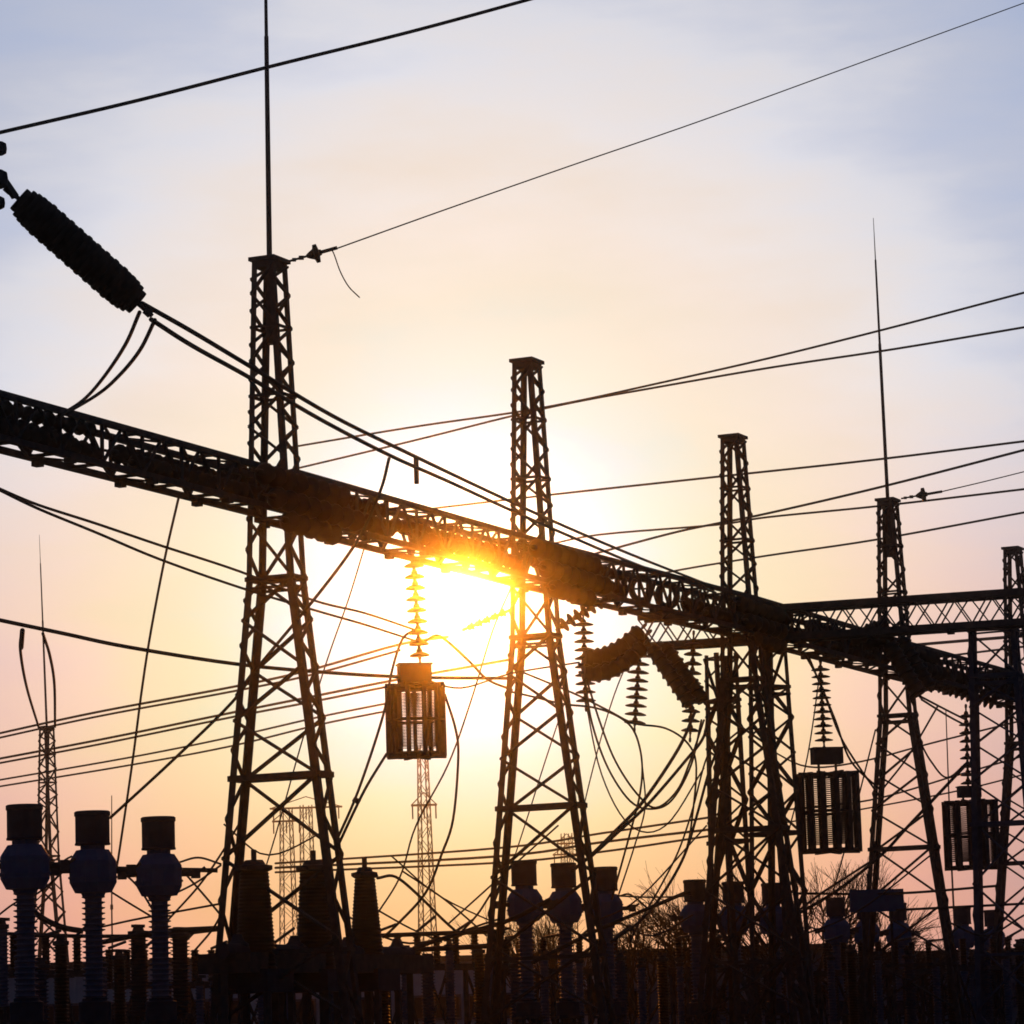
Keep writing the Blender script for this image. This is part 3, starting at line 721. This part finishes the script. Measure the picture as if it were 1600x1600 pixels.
for l, p, wp in (
    ('upper low distant line from the nearest column to the junction column', [(430, 1349), (780, 1325), (940, 1302), (1110, 1277)], 3.5),
    ('middle low distant line from the nearest column to the junction column', [(430, 1356), (780, 1338), (940, 1316), (1110, 1296)], 4),
    ('lower low distant line from the nearest column to the junction column', [(430, 1363), (780, 1348), (940, 1331), (1110, 1306)], 3.5),
    ('distant line right of the junction column behind the dark cage', [(1200, 1170), (1262, 1198), (1345, 1190), (1460, 1160), (1620, 1120)], 3),
    ('distant line low behind the far rod column', [(1230, 1265), (1360, 1250), (1500, 1210), (1620, 1175)], 3),
    ('lower distant line behind the far rod column', [(1230, 1285), (1360, 1262), (1500, 1235), (1620, 1205)], 2.6),
    ('distant line beneath the cross beam right end, upper', [(1425, 1008), (1520, 1000), (1620, 992)], 5),
    ('distant line beneath the cross beam right end, lower', [(1455, 1028), (1520, 1020), (1620, 1008)], 3.5)):
    W(l, p, 120, 110, wp)
Wj = lambda l, p, w_, Y0=50, Y1=55: W(l, p, Y0, Y1, w_, g='hanging jumpers')
Wj('left jumper loop slung between the glowing and junction columns', [(914, 1062), (925, 1130), (950, 1200), (985, 1252), (1018, 1264), (1050, 1250), (1080, 1195), (1096, 1125)], 3.4)
Wj('right jumper loop slung between the glowing and junction columns', [(916, 1060), (938, 1130), (962, 1190), (995, 1240), (1025, 1262), (1058, 1235), (1078, 1190), (1100, 1125)], 3.4)
Wj('upper bundled cable from the fat smooth insulator down to the glowing column foot', [(1086, 1112), (1060, 1170), (1005, 1252), (960, 1300), (925, 1335), (895, 1360)], 5.5, 54, 50)
Wj('lower bundled cable from the fat smooth insulator down to the glowing column foot', [(1106, 1106), (1100, 1150), (1070, 1190), (1012, 1257), (965, 1301), (925, 1337)], 5, 54, 50)
Wj('long jumper from the glowing column over to the first hanging string', [(794, 1080), (830, 1088), (880, 1100), (930, 1106), (970, 1122), (992, 1145), (1003, 1190), (1000, 1240), (985, 1300), (956, 1405)], 3.4)
Wj('long jumper from the glowing column over to the second hanging string', [(796, 1042), (845, 1062), (900, 1085), (950, 1110), (990, 1130), (1040, 1138), (1075, 1162), (1088, 1200), (1080, 1290), (1072, 1330)], 3.4)
Wj('outer of two cables curving down beside the junction column', [(1124, 1165), (1108, 1205), (1090, 1270), (1070, 1335), (1040, 1390), (1005, 1435), (955, 1472)], 4.5, 55, 52)
Wj('inner of two cables curving down beside the junction column', [(1122, 1150), (1102, 1190), (1082, 1265), (1060, 1330), (1032, 1385), (1000, 1440), (985, 1470)], 3, 55, 52)
Wj('thin wire dropping from the first hanging string to the tank heads', [(1003, 1190), (1008, 1260), (992, 1320), (966, 1400)], 2.6, 55, 52)
Wj('left of two clamped cables running from the cage to the nearest column', [(646, 985), (628, 1000), (612, 1050), (598, 1120), (560, 1235), (524, 1318)], 4.5, 46, 45)
Wj('right of two clamped cables running from the cage to the nearest column', [(604, 1178), (575, 1225), (556, 1262), (526, 1326)], 4.5, 46, 45)
Wj('short clamp across the cable pair beside the nearest column', [(552, 1248), (562, 1254)], 9, 45.3, 45.3)
Wj('cable bowing out to the right below the sunlit cage', [(695, 1085), (712, 1140), (716, 1185), (708, 1280), (690, 1335), (665, 1395), (620, 1445), (598, 1465)], 4.2, 47, 49)
Wj('thin wire crossing the bowed cable below the sunlit cage', [(800, 915), (770, 985), (735, 1098), (700, 1195), (650, 1290), (625, 1370), (584, 1436)], 2.8, 52, 52)
Wj('pale arched cable leaving the cage top toward the glowing column', [(664, 1002), (682, 993), (700, 1003), (735, 1035), (762, 1062), (800, 1078)], 4.5, 47, 50)
Wj('cable arching from the right broad pole down into the open bay', [(590, 1372), (618, 1370), (655, 1400), (690, 1435), (720, 1462)], 4.5, 46, 52)
Wj('upper slanting wire in the open bay below the sun', [(630, 1362), (690, 1402), (730, 1435), (760, 1462)], 3, 52, 54)
Wj('lower slanting wire in the open bay below the sun', [(590, 1422), (640, 1450), (690, 1472)], 3, 50, 52)
Wj('wire rising right from the open bay to the glowing column leg', [(715, 1462), (745, 1430), (770, 1392), (800, 1350)], 3.4, 52, 51)
Wj('drooping wire between the third tank head and the nearest column, upper', [(278, 1348), (310, 1340), (345, 1350)], 3.4, 46, 45)
for i, (l, p) in enumerate((
    ('slanting wire from the second tank head down to the third column stem', [(182, 1355), (215, 1385), (245, 1432)]),
    ('slanting wire below the second tank head to the low tube', [(160, 1385), (200, 1410), (250, 1440)]),
    ('slanting wire from the third tank head to the nearest column foot', [(285, 1360), (320, 1400), (345, 1430)]),
    ('wire rising right from the third stem to the nearest column', [(262, 1438), (310, 1385), (345, 1335), (372, 1290)]),
    ('wire rising from the third stem under the tube', [(265, 1400), (305, 1380), (345, 1352)]),
    ('nearly flat wire from the second stem to the nearest column', [(160, 1448), (220, 1435), (345, 1412)]),
    ('slack wire at the left edge under the first tank head', [(-5, 1368), (60, 1375), (100, 1345), (112, 1338)]),
    ('wire from the first stem down to the left edge', [(-5, 1432), (25, 1410), (60, 1395), (110, 1352)]),
    ('steep wire behind the third stem', [(300, 1490), (330, 1455), (345, 1430)]))):
    Wj(l, p, 3.4, 47, 46)
Wj('dark slack bundle between the first and second stems', [(30, 1400), (60, 1430), (95, 1448), (130, 1455)], 9, 48, 48)
Wj('left wire falling from the cross beam past the dark cage', [(1255, 1018), (1278, 1060), (1305, 1125), (1330, 1190), (1378, 1236)], 3.4, 58, 60)
Wj('right wire falling from the cross beam past the dark cage', [(1262, 1022), (1290, 1090), (1318, 1160), (1378, 1250)], 3.4, 58, 60)
Wj('upper wire from the far fat insulator to the right edge cage', [(1438, 1088), (1480, 1110), (1510, 1125)], 3.4, 60, 64)
Wj('lower wire from the far fat insulator to the right edge cage', [(1440, 1093), (1480, 1118), (1512, 1135)], 3.4, 60, 64)
Wj('wire rising left from the dark cage foot to the tube', [(1362, 1345), (1320, 1372), (1280, 1398), (1245, 1425)], 4, 60, 58)
Wj('slanting wire inside the far rod column', [(1466, 1102), (1420, 1180), (1380, 1232)], 3, 62, 62)
Wj('thin wire in front of the glowing column falling left', [(882, 1098), (850, 1195), (828, 1265), (802, 1345)], 2.2, 56, 58)
Wj('thin wire left of the first hanging string', [(982, 1030), (960, 1085), (940, 1150), (918, 1235), (906, 1290)], 2.2, 56, 58)
Wj('short curve from the right tank head of the glowing column', [(968, 1400), (985, 1398), (1010, 1418), (1028, 1440)], 3, 52, 53)
Wj('flat wire from the glowing column tank heads to the junction column', [(968, 1400), (1020, 1402), (1080, 1400)], 2.6, 52, 54)

for l, p, w_ in (('thin loop rising from the open bay to the glowing column waist', [(700, 1444), (780, 1372), (872, 1290)], 3),
                 ('thin sagging wire crossing the foot of the pale distant mast', [(612, 1338), (690, 1402), (806, 1456)], 2.6),
                 ('drooping wire along the top of the platform and open bay', [(536, 1428), (640, 1474), (780, 1436)], 3.4),
                 ('sagging wire between the right foot of the glowing column and the bare tree', [(930, 1440), (1000, 1402), (1104, 1290)], 2.8),
                 ('thin wire falling inside the far rod column to the signboard', [(1368, 1140), (1330, 1290), (1300, 1400)], 2.6),
                 ('sagging wire from the junction column foot to the far rod column', [(1240, 1466), (1340, 1424), (1462, 1330)], 3),
                 ('thin wire passing left of the dark cage', [(1232, 1300), (1262, 1180), (1284, 1030)], 2.4),
                 ('thin wire crossing the nearest column above the broad poles', [(350, 1288), (420, 1336), (520, 1292)], 2.8),
                 ('low sagging wire between the tank heads of both middle columns', [(965, 1440), (1020, 1462), (1082, 1430)], 3),
                 ('thin double loop hanging left of the first tall string', [(912, 1080), (940, 1210), (985, 1290), (1040, 1290), (1100, 1200)], 2.6),
                 ('short slack loop right of the far rod column', [(1438, 1160), (1455, 1190), (1480, 1215), (1512, 1190)], 3),
                 ('low slack wire at the lower right corner', [(1480, 1440), (1540, 1462), (1600, 1430)], 3.4)):
    Wj(l, p, w_, 53, 55)
# earth wire strain clamps
def clamp(l, a, b, Y, s):
    A_, B_ = at(*a, Y), at(*b, Y); d = B_-A_; n = d.normalized(); ln = d.length
    o = thing('strain_clamp', l, 'clamp', A_)
    MB().tube([(0, 0, 0), n*ln*.36], .022*s, 6).box(n*ln*.1, .07*s, .05*s, .06*s).box(n*ln*.25, .09*s, .05*s, .07*s).build('shackle', FIT, o)
    MB().lathe(n*ln*.36, n*ln, [(0, .03*s), (.05*s, .06*s), (.13*s, .1*s), (.15*s, .17*s), (.22*s, .17*s), (.24*s, .06*s), (.28*s, .05*s)], 14).build('insulator_disc', PORC, o, True)
    MB().tube([n*ln*.55, n*ln], .035*s, 6).build('dead_end', FIT, o)
clamp('dark strain clamp with one disc beside the nearest column cap', (452, 408), (527, 387), 42.8, 1.0)
clamp('small strain clamp with one disc beside the far rod column cap', (1408, 779), (1472, 768), 63.8, 1.1)
# fittings at the left edge
o = thing('yoke_plate', 'cut-off dark hanger fittings at the left edge above the thick insulator', 'fitting', at(-12, 275, 23.8))
c0 = at(-12, 275, 23.8)
def blob(px, py, r): 
    c = at(px, py, 23.8)-c0; d = Vector((0, 0, 1)); return MB().lathe(c-d*r, c+d*r, [(0, r*.4), (r*.3, r*.9), (r, r), (r*1.7, r*.9), (r*2, r*.4)], 14)
blob(0, 232, .07).build('bolt_head', FIT, o, True); blob(-2, 280, .095).build('yoke', FIT, o, True); blob(-2, 317, .065).build('bolt_head', FIT, o, True)
MB().bar(at(-2, 270, 23.8)-c0, at(24, 308, 23.9)-c0, .06).bar(at(-14, 220, 23.8)-c0, at(-14, 330, 23.8)-c0, .05).build('link', FIT, o)
sc.render.film_transparent = False
sc.cycles.filter_width = 1.7
sc.cycles.volume_bounces = 1
sc.cycles.max_bounces = 4
